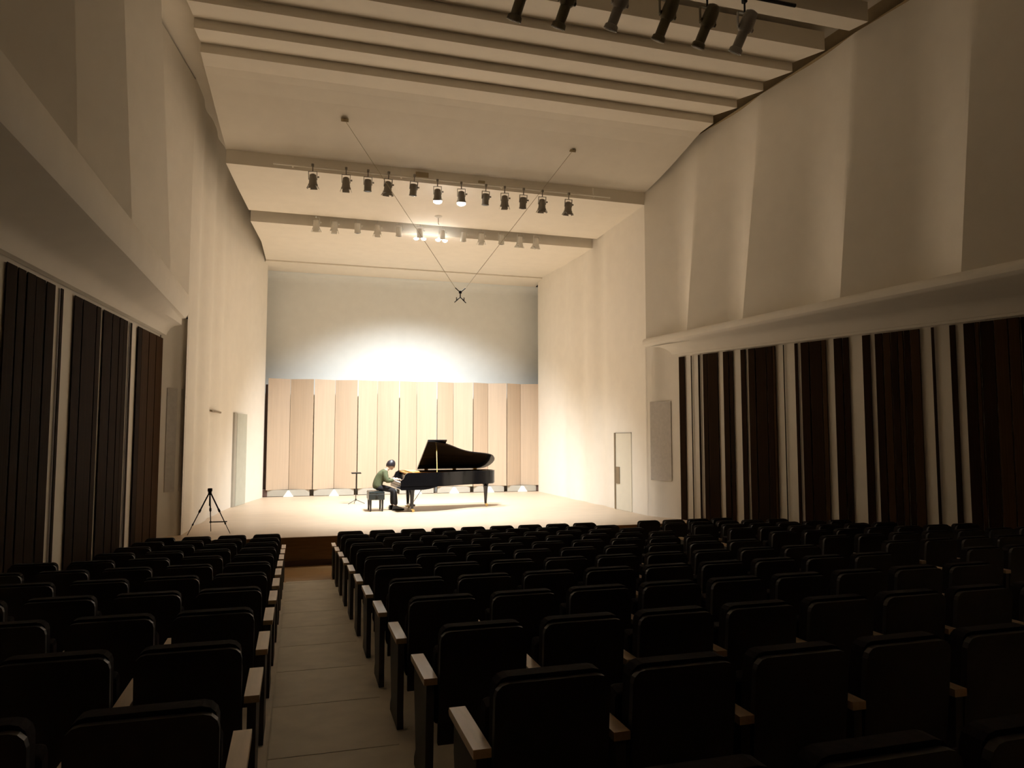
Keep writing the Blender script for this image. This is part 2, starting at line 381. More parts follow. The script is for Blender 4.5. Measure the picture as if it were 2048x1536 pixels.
# doors and grey panels
def on_path(path, y):
    pts = smoothpath([(x, yy, 0) for x, yy in path], 14); return interp([(p.y, p.x) for p in pts], y)
def wall_slab(name, m, y0, y1, z0, z1, path, inward, th, parent=None, off=0.0):
    x0, x1 = on_path(path, y0)+inward*off, on_path(path, y1)+inward*off
    mb = MB(); mb.prism([(y0, z0), (y1, z0), (y1, z1), (y0, z1)], lambda y, z: V3(x0+(x1-x0)*(y-y0)/(y1-y0), y, z), lambda y, z: V3(x0+(x1-x0)*(y-y0)/(y1-y0)+inward*th, y, z))
    return mb.build(name, m, parent)
SZ = STAGE_Z-ZC
d1 = struct(wall_slab('door_1', 'door_grey', 21.5, 22.3, SZ+0.004, 0.66, LPATH, 1, 0.10, off=-0.04), 'grey stage door in the left wall')
wall_slab('door_frame', 'skirt_grey', 21.25, 21.5, SZ+0.004, 0.68, LPATH, 1, 0.09, d1, off=-0.04)  # darker grey colours in the shading of the recessed jamb
d2 = struct(wall_slab('door_2', 'door_cream', 16.95, 17.86, SZ+0.004, 0.10, RPATH, -1, 0.05, off=-0.03), 'cream stage door in the right wall')
wall_slab('door_frame', 'trim_brown', 17.86, 17.93, SZ+0.004, 0.12, RPATH, -1, 0.07, d2, off=-0.03)
wall_slab('door_frame', 'skirt_grey', 16.95, 17.86, 0.10, 0.125, RPATH, -1, 0.055, d2, off=-0.03)
wall_slab('lock_plate', 'trim_brown', 17.62, 17.83, -1.22, -0.78, RPATH, -1, 0.07, d2, off=-0.03)
struct(wall_slab('trim_3', 'trim_brown', 18.4, 19.6, 0.60, 0.64, LPATH, 1, 0.05, off=-0.03), 'thin dark rail high on the left stage wall')
def grey_panel(a, b, z0, z1, off, parent, label):
    A, B = Vector((*a, 0)), Vector((*b, 0)); e = (B-A).normalized(); n = Vector((-e.y, e.x, 0))
    if (Vector((3, 10, 0))-A).dot(n) < 0: n = -n
    mb = MB(); mb.prism([(0, z0), (1, z0), (1, z1), (0, z1)], lambda t, z: V3(*(A+(B-A)*t).xy, z), lambda t, z: V3(*(A+(B-A)*t+n*off).xy, z))
    o = mb.build('grey_panel', 'panel_grey', parent); o['label'] = label; return o
grey_panel((8.245, 15.98), (8.50, 15.42), -1.03, 0.86, 0.010, wall_return_right, 'tall grey panel on the wall beside the right slatted boards')
grey_panel((-2.15, 15.56), (-2.42, 15.32), -1.05, 0.95, 0.010, wall_return_left, 'tall grey panel on the wall beside the left slatted boards')

# ================================================================== FOLDING SCREENS behind the piano
def at_back(px): return -0.92+(px-540)/(1068-540)*9.15
edges = [540, 623, 704, 783, 857, 930, 1000, 1068]
SY = 24.55
ordw = ['first', 'second', 'third', 'fourth', 'fifth', 'sixth', 'seventh', 'eighth', 'ninth', 'tenth', 'eleventh', 'twelfth', 'thirteenth']
for i in range(7):
    x0, x1 = at_back(edges[i])+0.015, at_back(edges[i+1])-0.015; xm = (x0+x1)/2-0.02
    t = thing('folding_screen', 'tall pale wooden folding screen on the stage, %s from the left' % ordw[i], 'screen', (xm, SY, STAGE_Z), 0, 'folding wooden screens across the back of the stage')
    for (a, b, ya, yb) in ((x0-xm, -0.006, -0.12, 0.12), (0.006, x1-xm, 0.12, -0.12)):
        m = MB(); th = 0.05
        m.prism([(a, ya), (b, yb), (b, yb+th), (a, ya+th)], lambda x, y: (x, y, 0.22), lambda x, y: (x, y, 3.79)); m.build('leaf', 'screen_wood', t)
    m = MB(); m.box((0, -0.02, 0.115), (x1-x0-0.1, 0.05, 0.20)); m.build('base_rail', 'skirt_grey', t)
    m = MB(); m.prism([(-0.16, 0.004), (0.16, 0.004), (0.03, 0.20), (-0.03, 0.20)], lambda x, z: (x, -0.20, z), lambda x, z: (x, -0.05, z)); m.build('foot', 'white_paint', t)
    if i in (0, 6):
        sx = x0-xm-0.05 if i == 0 else x1-xm+0.05
        m = MB(); m.box((sx, 0.13, 1.9), (0.07, 0.14, 3.4)); m.build('end_post', 'dark_end', t)
        m = MB(); m.box((sx, 0.08, 0.13), (0.20, 0.26, 0.25), bev=0.02); m.build('end_weight', 'dark_end', t)

# ================================================================== PIANO
PX, PY, PROT = 2.53, 19.20, R(2.0)
piano = thing('grand_piano', 'black concert grand piano with its lid propped open on stage', 'piano', (PX, PY, STAGE_Z), PROT)
base_out = [(0.22, -0.78), (0.5, -0.78), (0.8, -0.775), (1.1, -0.70), (1.4, -0.53), (1.7, -0.33), (2.0, -0.19), (2.3, -0.12), (2.55, -0.06), (2.72, 0.03), (2.82, 0.18), (2.84, 0.36), (2.79, 0.56), (2.68, 0.70), (2.5, 0.775), (2.2, 0.78), (1.2, 0.78), (0.22, 0.78)]
base_out = [(x if x < 1 else 1+(x-1)*0.96, y) for x, y in base_out]
outl = [(p.x, p.y) for p in smoothpath([(x, y, 0) for x, y in base_out], 4)]
def inset(o, d):
    res = []; n = len(o)
    for i in range(n):
        a = Vector(o[i-1]); b = Vector(o[(i+1) % n]); e = b-a; nn = Vector((-e.y, e.x)).normalized(); res.append((o[i][0]+nn.x*d, o[i][1]+nn.y*d))
    return res
inn = inset(outl, 0.05)
m = MB(); n = len(outl)
m.loft([[(x, y, 0.66) for x, y in outl], [(x, y, 1.0) for x, y in outl], [(x, y, 1.0) for x, y in inn], [(x, y, 0.66) for x, y in inn]], close=True)
for k in (0, n-1): m.f.append((k, n+k, 2*n+k, 3*n+k))
rim = m.build('rim', 'piano_black', piano, smooth=35)
m = MB(); m.prism(inset(outl, 0.02), lambda x, y: (x, y, 0.64), lambda x, y: (x, y, 0.68)); m.build('bottom_board', 'piano_black', piano)
m = MB(); m.prism(inset(outl, 0.045), lambda x, y: (x, y, 0.86), lambda x, y: (x, y, 0.885)); m.build('soundboard', 'soundboard', piano)
m = MB(); m.prism(inset(outl, 0.10), lambda x, y: (x, y, 0.90), lambda x, y: (x, y, 0.915))
for yy in (-0.45, -0.15, 0.15, 0.45): m.box((1.3, (yy+0.15*0.6+0.12) if yy < 0.2 else yy, 0.935), (1.9 if yy > 0 else 0.9, 0.035, 0.05))
m.build('iron_plate', 'gold_plate', piano)
m = MB(); m.prism([(-0.03, 0.59), (0.0, 0.565), (0.55, 0.565), (0.72, 0.585), (0.95, 0.645), (0.95, 0.665), (-0.03, 0.67)], lambda x, z: (x, -0.772, z), lambda x, z: (x, 0.772, z)); m.build('keybed', 'piano_black', piano)
for s in (-1, 1):
    m = MB(); m.prism([(-0.02, 0.66), (0.26, 0.66), (0.26, 1.0), (0.17, 1.0), (0.10, 0.96), (0.05, 0.85), (-0.02, 0.80)], lambda x, z: (x, s*0.78, z), lambda x, z: (x, s*0.70, z)); m.build('key_cheek', 'piano_black', piano)
m = MB(); m.box((-0.012, 0, 0.71), (0.03, 1.40, 0.06), bev=0.006); m.build('key_slip', 'piano_black', piano)
m = MB(); nk = 52; wk = 1.23/nk
for k in range(nk): m.box((0.085, -0.615+wk*(k+0.5), 0.735), (0.15, wk*0.93, 0.02))
m.build('white_keys', 'ivory', piano)
m = MB()
for k in range(nk-1):
    if (k+2) % 7 not in (2, 6): m.box((0.115, -0.615+wk*(k+1), 0.752), (0.095, wk*0.55, 0.014))
m.build('black_keys', 'piano_black', piano)
m = MB(); m.box((0.185, 0, 0.83), (0.025, 1.40, 0.17), rot=(0, R(10), 0)); m.build('fallboard', 'piano_black', piano)
m = MB(); m.box((0.24, 0, 0.975), (0.10, 1.40, 0.03)); m.build('pin_block_cover', 'gold_plate', piano)
m = MB(); m.box((0.40, 0.0, 1.012), (0.26, 0.80, 0.02)); m.build('music_desk', 'soundboard', piano)
m = MB(); m.box((0.33, 0, 1.0), (0.06, 1.38, 0.014)); m.build('music_shelf', 'soundboard', piano)
# lid
LA = R(29); hy, hz = 0.79, 1.015
def lidpt(x, y, t): return (x, hy-(hy-y)*math.cos(LA)+t*math.sin(LA), hz+(hy-y)*math.sin(LA)+t*math.cos(LA))
lid_o = [(x, y) for x, y in inset(outl, -0.02) if x > 0.72]
lid_o = [(0.70, -0.80)]+lid_o+[(0.70, 0.80)]
m = MB(); m.prism(lid_o, lambda x, y: lidpt(x, y, 0), lambda x, y: lidpt(x, y, 0.028)); lid = m.build('lid', 'piano_black', piano, smooth=35)
m = MB(); m.prism([(0.705, -0.80), (1.21, -0.80), (1.21, 0.79), (0.705, 0.79)], lambda x, y: lidpt(x, y, 0.034), lambda x, y: lidpt(x, y, 0.058)); m.build('front_flap', 'piano_black', lid)
m = MB()
for x in (0.95, 1.75, 2.35): m.box((x, 0.785, 1.01), (0.10, 0.03, 0.03))
m.build('hinge', 'brass', lid)
m = MB(); pt = lidpt(0.98, -0.55, -0.005); m.tube([(0.92, -0.735, 1.0), pt], 0.012, 8); m.build('lid_prop', 'brass', piano)
# legs, lyre
def leg(x, y):
    m = MB(); m.lathe([(0.03, 0.08), (0.035, 0.10), (0.045, 0.25), (0.062, 0.50), (0.075, 0.56), (0.06, 0.575), (0.085, 0.59), (0.085, 0.645)], 8, (x, y, 0)); o = m.build('leg', 'piano_black', piano, smooth=35)
    m = MB(); m.lathe([(0.02, 0.06), (0.03, 0.085), (0.028, 0.10)], 10, (x, y, 0)); m.lathe([(0.01, -0.018), (0.037, -0.018), (0.037, 0.018), (0.01, 0.018)], 12, (x+0.03, y, 0.037), (R(90), 0, 0)); m.build('caster', 'brass', o, smooth=35)
leg(0.30, -0.62); leg(0.42, 0.62); leg(2.53, 0.32)
m = MB()
for s in (-1, 1): m.tube([(0.40, s*0.09, 0.58), (0.40, s*0.11, 0.14)], 0.016, 8)
m.box((0.40, 0, 0.125), (0.14, 0.36, 0.05), bev=0.01); m.tube([(0.43, 0.05, 0.14), (0.75, 0.05, 0.63)], 0.008, 6)
lyre = m.build('pedal_lyre', 'piano_black', piano)
for yy in (-0.09, 0, 0.09):
    m = MB(); m.box((0.30, yy, 0.10), (0.13, 0.035, 0.012), bev=0.004); m.build('pedal', 'brass', lyre)

# bench
bx_, by_ = 2.00, 19.26
bench = thing('piano_bench', 'black leather piano bench under the seated pianist', 'bench', (bx_, by_, STAGE_Z), 0)
m = MB(); m.box((0, 0, 0.47), (0.40, 0.66, 0.08), bev=0.03); cush = m.build('cushion', 'bench_leather', bench, smooth=40)
m = MB()
for ix in (-0.1, 0.1):
    for iy in (-0.2, 0, 0.2): m.lathe([(0.012, 0), (0.009, 0.006), (0.002, 0.008)], 8, (ix, iy, 0.508))
m.build('button', 'bench_leather', cush)
m = MB(); m.box((0, 0, 0.37), (0.40, 0.65, 0.15), bev=0.015); m.build('frame', 'bench_leather', bench)
for sx in (-1, 1):
    for sy in (-1, 1):
        m = MB(); m.lathe([(0.018, 0.0), (0.022, 0.02), (0.030, 0.34), (0.030, 0.36)], 8, (sx*0.15, sy*0.27, 0)); m.build('leg', 'piano_black', bench, smooth=40)
    m = MB(); m.lathe([(0.012, 0), (0.03, 0.005), (0.03, 0.03), (0.012, 0.035)], 12, (0, sx*0.335, 0.40), (R(90), 0, 0)); m.build('knob', 'black_metal', bench)

# ================================================================== PIANIST
def skinned(name, verts, edges, radii, m, parent=None, sub=2, root=0):
    me = bpy.data.meshes.new(name); me.from_pydata(verts, edges, []); o = bpy.data.objects.new(name, me); col.objects.link(o)
    md = o.modifiers.new('skin', 'SKIN'); md.use_smooth_shade = True
    sv = me.skin_vertices[0].data
    for i, r in enumerate(radii): sv[i].radius = r if isinstance(r, tuple) else (r, r); sv[i].use_root = (i == root)
    s = o.modifiers.new('sub', 'SUBSURF'); s.levels = sub; s.render_levels = sub
    bpy.context.view_layer.update()
    dg = bpy.context.evaluated_depsgraph_get(); nm = bpy.data.meshes.new_from_object(o.evaluated_get(dg), depsgraph=dg)
    bpy.data.objects.remove(o); nm.materials.clear(); nm.materials.append(M[m])
    for p in nm.polygons: p.use_smooth = True
    return link(name, nm, parent)
# local frame: x towards the keyboard, y to the pianist's left (upstage), z up from the stage
person = thing('person', 'seated pianist in green jacket and dark trousers playing the grand piano', 'person', (2.03, 19.22, STAGE_Z), R(2))
hipz = 0.62
J = dict(pel=(0, 0, hipz), wai=(0.01, 0, 0.73), che=(0.09, 0, 0.87), upc=(0.18, 0, 0.985), nec=(0.245, 0, 1.05), hd0=(0.30, 0, 1.11), hd1=(0.345, 0, 1.18))
for s, t in ((-1, 'r'), (1, 'l')):
    J.update({'hip'+t: (0.03, s*0.09, hipz-0.01), 'kne'+t: (0.43, s*0.12, 0.52), 'ank'+t: (0.42 if t == 'l' else 0.48, s*0.10, 0.09), 'toe'+t: (0.60 if t == 'l' else 0.65, s*0.10, 0.045),
              'sho'+t: (0.17, s*0.185, 0.98), 'elb'+t: (0.22, s*0.26, 0.76), 'wri'+t: (0.43, s*(0.16 if t == 'r' else 0.24), 0.805), 'han'+t: (0.51, s*(0.16 if t == 'r' else 0.24), 0.812)})
names = list(J); ix = {k: i for i, k in enumerate(names)}
ed = [('pel', 'wai'), ('wai', 'che'), ('che', 'upc'), ('upc', 'nec'), ('nec', 'hd0'), ('hd0', 'hd1')]
for t in 'rl': ed += [('pel', 'hip'+t), ('hip'+t, 'kne'+t), ('kne'+t, 'ank'+t), ('ank'+t, 'toe'+t), ('upc', 'sho'+t), ('sho'+t, 'elb'+t), ('elb'+t, 'wri'+t), ('wri'+t, 'han'+t)]
rad = dict(pel=0.11, wai=0.10, che=0.115, upc=0.09, nec=0.05, hd0=0.075, hd1=0.085)
for t in 'rl': rad.update({'hip'+t: 0.085, 'kne'+t: 0.055, 'ank'+t: 0.036, 'toe'+t: 0.03, 'sho'+t: 0.055, 'elb'+t: 0.042, 'wri'+t: 0.026, 'han'+t: (0.038, 0.022)})
body = skinned('body', [J[k] for k in names], [(ix[a], ix[b]) for a, b in ed], [rad[k] for k in names], 'skin', person)
# head with nose and ears (part of the body figure), then fingers
m = MB()
def ell(m, c, r, rot=(0,0,0), n=14, k=9):
    mt = Euler(rot).to_matrix(); vs = []; fs = []
    for i in range(k+1):
        a = math.pi*i/k
        for j in range(n):
            b = 2*math.pi*j/n; vs.append(mt @ Vector((r[0]*math.sin(a)*math.cos(b), r[1]*math.sin(a)*math.sin(b), r[2]*math.cos(a)))+Vector(c))
    for i in range(k):
        for j in range(n): fs.append((i*n+j, i*n+(j+1) % n, (i+1)*n+(j+1) % n, (i+1)*n+j))
    return m.add(vs, fs)
HT = (0, R(28), 0); HC = Vector((0.36, 0, 1.175)); hm = Euler(HT).to_matrix()
def hp(x, y, z): return tuple(HC+hm @ Vector((x, y, z)))
ell(m, HC, (0.095, 0.076, 0.118), HT); ell(m, hp(0.10, 0, -0.015), (0.018, 0.014, 0.028), HT); ell(m, hp(0.055, 0, -0.075), (0.04, 0.045, 0.04), HT)
for s in (-1, 1): ell(m, hp(-0.005, s*0.077, -0.01), (0.018, 0.010, 0.03), HT)
m.build('head', 'skin', person, smooth=60)
m = MB()
for s in (-1, 1): ell(m, hp(0.086, s*0.03, 0.005), (0.008, 0.012, 0.006), HT, 8, 5)
m.build('eyes', 'hair', person); m = MB(); ell(m, hp(0.09, 0, -0.06), (0.008, 0.022, 0.006), HT, 8, 5); m.build('mouth', 'dark_end', person)
m = MB()
for s, yw in ((-1, -0.16), (1, 0.24)):
    bx0 = Vector((0.535, yw, 0.810))
    for q in range(4):
        yy = (q-1.5)*0.019*1.0; ln = (0.070, 0.080, 0.075, 0.058)[q] if s < 0 else (0.058, 0.075, 0.080, 0.070)[q]
        m.tube([bx0+Vector((-0.03, yy, 0)), bx0+Vector((ln*0.45, yy*1.1, 0.006)), bx0+Vector((ln*0.8, yy*1.15, -0.018)), bx0+Vector((ln, yy*1.2, -0.042))], [0.010, 0.009, 0.008, 0.006], 6)
    ty = 1 if s < 0 else -1
    m.tube([bx0+Vector((-0.05, ty*0.03, -0.002)), bx0+Vector((-0.01, ty*0.055, -0.012)), bx0+Vector((0.03, ty*0.058, -0.038))], [0.011, 0.010, 0.007], 6)
m.build('fingers', 'skin', person, smooth=60)
# hair: a cap over the skull with a fringe
m = MB(); vs = []; fs = []; n = 18; k = 8
for i in range(k+1):
    a = R(128)*i/k
    for j in range(n):
        b = 2*math.pi*j/n; lim = 1.0
        f = 0.5+0.5*math.cos(b)      # towards the face the cap stays short
        aa = a*(1-0.32*f); vs.append(hp(0.118*math.sin(aa)*math.cos(b)-0.010, 0.098*math.sin(aa)*math.sin(b), 0.138*math.cos(aa)+0.004*math.sin(5*b+i)))
for i in range(k):
    for j in range(n): fs.append((i*n+j, i*n+(j+1) % n, (i+1)*n+(j+1) % n, (i+1)*n+j))
m.add(vs, fs); hair = m.build('hair', 'hair', person, smooth=60)
so = hair.modifiers.new('thick', 'SOLIDIFY'); so.thickness = 0.012; so.offset = 1
def sub_skin(name, keys, edges, rads, m):
    kk = list(keys); ii = {k: i for i, k in enumerate(kk)}
    return skinned(name, [keys[k] for k in kk], [(ii[a], ii[b]) for a, b in edges], [rads[k] for k in kk], m, person)
jk = {k: J[k] for k in ('pel', 'wai', 'che', 'upc', 'shor', 'shol', 'elbr', 'elbl')}
jk['pel'] = (0.01, 0, 0.53)
jk['nk'] = (0.225, 0, 1.03)
for t in 'rl':
    a, b = Vector(J['elb'+t]), Vector(J['wri'+t]); jk['cuf'+t] = tuple(a+(b-a)*0.88)
sub_skin('jacket', jk, [('pel', 'wai'), ('wai', 'che'), ('che', 'upc'), ('upc', 'nk'), ('upc', 'shor'), ('upc', 'shol'), ('shor', 'elbr'), ('shol', 'elbl'), ('elbr', 'cufr'), ('elbl', 'cufl')],
         dict(pel=(0.17, 0.20), wai=(0.135, 0.165), che=(0.145, 0.175), upc=(0.125, 0.15), nk=0.075, shor=0.085, shol=0.085, elbr=0.07, elbl=0.07, cufr=0.05, cufl=0.05), 'jacket_green')
tk = {'pel': (0.0, 0, 0.62)}; te = []; tr = {'pel': (0.09, 0.10)}
for t in 'rl':
    for q in ('hip', 'kne'): tk[q+t] = J[q+t]
    a, b = Vector(J['kne'+t]), Vector(J['ank'+t]); tk['hem'+t] = tuple(a+(b-a)*0.93); te += [('pel', 'hip'+t), ('hip'+t, 'kne'+t), ('kne'+t, 'hem'+t)]
    tr.update({'hip'+t: 0.088, 'kne'+t: 0.075, 'hem'+t: 0.062})
sub_skin('trousers', tk, te, tr, 'trouser_black')
for t in 'rl':
    a = Vector(J['ank'+t]); b = Vector(J['toe'+t]); m = MB()
    m.prism([(-0.09, 0.004), (0.20, 0.004), (0.225, 0.03), (0.20, 0.055), (0.09, 0.085), (0.03, 0.125), (-0.08, 0.125), (-0.10, 0.06)], lambda x, z: (a.x+x, a.y-0.043, z), lambda x, z: (a.x+x, a.y+0.043, z)); m.build('shoe', 'piano_black', person)

# ================================================================== SMALL STAGE THINGS
ms = thing('music_stand', 'thin black music stand to the left of the piano bench', 'music stand', (1.66, 21.35, STAGE_Z), 0)
m = MB(); m.tube([(0, 0, 0.10), (0, 0, 0.86)], 0.011, 8); m.build('pole', 'black_metal', ms)
m = MB(); m.box((0, 0.02, 0.875), (0.27, 0.22, 0.012), rot=(R(6), 0, 0)); desk = m.build('desk', 'black_metal', ms)
m = MB(); m.box((0, -0.095, 0.872), (0.27, 0.03, 0.03)); m.build('lip', 'black_metal', desk)
for a in (95, 215, 335):
    m = MB(); m.tube([(0, 0, 0.12), (0.27*math.cos(R(a)), 0.27*math.sin(R(a)), 0.012)], 0.010, 6); m.build('leg', 'black_metal', ms)
m = MB(); m.lathe([(0.02, 0.09), (0.024, 0.11), (0.018, 0.15)], 10); m.build('collar', 'black_metal', ms)

tp = thing('tripod', 'slim black camera tripod standing on the left edge of the stage', 'tripod', (-1.62, 15.55, STAGE_Z), 0)
m = MB(); m.tube([(0, 0, 0.55), (0, 0, 0.80)], 0.014, 8); m.build('column', 'black_metal', tp)
m = MB(); m.box((0, 0, 0.86), (0.085, 0.07, 0.07), bev=0.012); m.build('head', 'black_metal', tp)
m = MB(); m.lathe([(0.02, 0.76), (0.036, 0.775), (0.036, 0.815), (0.02, 0.83)], 10); m.build('collar', 'black_metal', tp)
for (dx, dy) in ((-0.37, -0.16), (0.40, -0.10), (0.0, 0.36)):
    top = Vector((dx*0.05, dy*0.05, 0.79)); ft = Vector((dx, dy, 0.008)); p1 = top.lerp(ft, 0.42); p2 = top.lerp(ft, 0.75)
    m = MB(); m.tube([top, p1], 0.014, 8); m.tube([p1, p2], 0.010, 8); m.tube([p2, ft], 0.007, 8); lg = m.build('leg', 'black_metal', tp)
    m = MB(); m.tube([top.lerp(ft, 0.39), top.lerp(ft, 0.46)], 0.021, 8); m.tube([top.lerp(ft, 0.73), top.lerp(ft, 0.77)], 0.016, 8); m.build('lock', 'black_metal', lg)
m = MB(); m.tube([(-0.02, 0.30, 0.20), (0.33, -0.08, 0.24)], 0.012, 8); m.build('spreader', 'black_metal', tp)

# ================================================================== HANGING MICROPHONE
hm_ = thing('hanging_microphone', 'black stereo microphone hung on two thin cables above the stage', 'microphone', (3.4, 15.5, 3.13+ZC), 0)
hub = Vector((0, 0, 0.0))
m = MB(); m.lathe([(0.012, -0.03), (0.034, -0.02), (0.034, 0.03), (0.012, 0.04)], 10, (0, 0, 0.06)); m.build('hub', 'black_metal', hm_)
m = MB(); m.tube([(0, 0, 0.05), (0, 0, -0.05)], 0.012, 8); m.build('stem', 'black_metal', hm_)
ends = {}
for s, pos in ((-1, (0.815, 14.85, 6.50)), (1, (5.87, 14.97, 6.485))):
    e = Vector((s*0.115, 0, 0.16)); m = MB(); m.tube([(0, 0, 0.06), e], 0.011, 8); m.build('hanger_arm', 'black_metal', hm_)
    P = V3(*pos)-Vector((3.4, 15.5, 3.13+ZC)); m = MB(); m.tube([e, P], 0.005, 6); m.build('cable', 'wire_grey', hm_)
    m = MB(); m.lathe([(0.075, -0.03), (0.075, 0.03), (0.02, 0.04)], 14, P, (R(20), 0, 0)); m.build('ceiling_cup', 'cup_brown', hm_)
    e2 = Vector((s*0.13, 0, -0.17)); m = MB(); m.tube([(0, 0, -0.05), (s*0.05, 0, -0.09)], 0.010, 8); m.tube([(s*0.05, 0, -0.09), e2], [0.014, 0.009], 8); mic = m.build('microphone', 'black_metal', hm_)
    m = MB(); m.tube([(s*0.085, 0, -0.05), (s*0.085, 0, -0.12)], 0.010, 8); m.build('clip', 'black_metal', mic)
hk = thing('ceiling_hook', 'small white ceiling rose with a short hook between the lamp rows', 'ceiling hook', V3(3.42, 18.3, 5.75), 0)
m = MB(); m.lathe([(0.10, 0.0), (0.10, -0.02), (0.04, -0.05), (0.012, -0.055)], 14); m.build('rose', 'lamp_pale', hk, smooth=40)
m = MB(); m.tube([(0, 0, -0.05), (0, 0, -0.20), (0.02, 0, -0.23)], 0.010, 6); m.build('hook', 'cup_brown', hk)

# ================================================================== STAGE LAMPS
def stage_lamp(kind, bodymat):
    """kind: 'fresnel' (barn doors), 'plain', 'lit', 'twin'"""
    parts = []
    root = bpy.data.objects.new('stage_lamp', None); col.objects.link(root); root.empty_display_size = 0.1
    m = MB(); m.box((0, 0, 0.30), (0.05, 0.06, 0.06), bev=0.008); m.tube([(0, 0, 0.16), (0, 0, 0.30)], 0.012, 8); m.build('clamp', bodymat, root)
    m = MB()
    for s in (-1, 1): m.box((s*0.088, 0, 0.08), (0.012, 0.03, 0.18))
    m.box((0, 0, 0.165), (0.188, 0.03, 0.012)); m.build('yoke', bodymat, root)
    m = MB()
    if kind == 'plain': m.lathe([(0.03, 0.12), (0.07, 0.11), (0.078, 0.06), (0.080, -0.12), (0.088, -0.13), (0.088, -0.15)], 14)
    else: m.lathe([(0.03, 0.12), (0.068, 0.10), (0.078, 0.02), (0.090, -0.09), (0.105, -0.11), (0.105, -0.145)], 14)
    m.build('housing', bodymat, root, smooth=40)
    m = MB(); m.lathe([(0.01, 0.0), (0.02, 0.004), (0.02, 0.03), (0.01, 0.035)], 8, (0.10, 0, 0.05), (0, R(90), 0)); m.build('knob', bodymat, root)
    if kind == 'twin':
        for s in (-1, 1):
            m = MB(); m.lathe([(0.05, -0.147), (0.066, -0.150), (0.060, -0.185), (0.03, -0.20)], 12, (s*0.10, 0, 0.0)); m.build('lens', 'lens_lit', root, smooth=40)
    elif kind == 'lit':
        m = MB(); m.lathe([(0.09, -0.147), (0.10, -0.150), (0.09, -0.19), (0.04, -0.215)], 14); m.build('lens', 'lens_lit', root, smooth=40)
    else:
        m = MB(); m.lathe([(0.07, -0.140), (0.07, -0.152), (0.03, -0.160)], 12); m.build('lens', 'lens_dark', root, smooth=40)
    if kind == 'fresnel':
        for a in (0, 90, 180, 270):
            m = MB(); c = Matrix.Rotation(R(a), 3, 'Z')
            vs = [c @ Vector(v) for v in ((0.10, -0.06, -0.14), (0.10, 0.06, -0.14), (0.122, 0.08, -0.20), (0.122, -0.08, -0.20), (0.104, -0.06, -0.14), (0.104, 0.06, -0.14), (0.126, 0.08, -0.20), (0.126, -0.08, -0.20))]
            m.add(vs, [(0,1,2,3), (7,6,5,4), (0,4,5,1), (1,5,6,2), (2,6,7,3), (3,7,4,0)]); m.build('barn_door', bodymat, root)
    return root
protos = {}
used = set()
def place_lamp(kind, bm, loc, label, group):
    key = (kind, bm)
    if key not in protos: protos[key] = stage_lamp(kind, bm)
    r = protos[key] if key not in used else copy_tree(protos[key])
    used.add(key); r.location = loc; r['label'] = label; r['category'] = 'stage lamp'; r['group'] = group
    r.rotation_euler = (R(random.uniform(8, 16)), 0, R(random.uniform(-15, 15)))
    return r
X1 = [0.22, 0.92, 1.39, 1.83, 2.40, 2.95, 3.50, 4.07, 4.53, 4.98, 5.45, 6.11]
X2 = [0.37, 0.83, 1.43, 1.95, 2.52, 3.09, 3.69, 4.29, 4.80, 5.38, 5.92, 6.40]
K1 = ['fresnel', 'fresnel', 'plain', 'fresnel', 'plain', 'lit', 'lit', 'plain', 'fresnel', 'plain', 'fresnel', 'fresnel']
K2 = ['fresnel', 'fresnel', 'plain', 'fresnel', 'plain', 'twin', 'twin', 'plain', 'fresnel', 'plain', 'fresnel', 'fresnel']
for i in range(12):
    lit = i in (5, 6)
    place_lamp(K1[i], 'lamp_grey', V3(X1[i], ROW1_Y, 5.50+0.06*(i < 5)-0.0*lit), ('lit' if lit else 'dark unlit')+' grey stage lamp, %s from the left in the nearer lamp row' % ordw[i], 'stage lamps in the nearer row')
    place_lamp(K2[i], 'lamp_pale', V3(X2[i], ROW2_Y, 5.53), ('lit twin-lens' if lit else 'unlit')+' pale stage lamp, %s from the left in the farther lamp row' % ordw[i], 'stage lamps in the farther row')
for y, zz, nm, a, b in ((ROW1_Y, 5.83, 'grey lamp rail carrying the nearer row of stage lamps', -0.6, 7.2), (ROW2_Y, 5.85, 'pale lamp rail carrying the farther row of stage lamps', -0.3, 7.2)):
    t = thing('lamp_rail', nm, 'lamp rail', V3((a+b)/2, y, zz), 0, 'ceiling lamp rails'); h = (b-a)/2
    m = MB(); m.tube([(-h, 0, 0), (h, 0, 0)], 0.022, 8); m.build('bar', 'lamp_pale' if y > 17 else 'ceiling_white', t)
    for k in range(4):
        x = -h+0.4+k*(2*h-0.8)/3; m = MB(); m.box((x, 0.06, 0.10), (0.03, 0.03, 0.24)); m.build('bracket', 'ceiling_white', t)

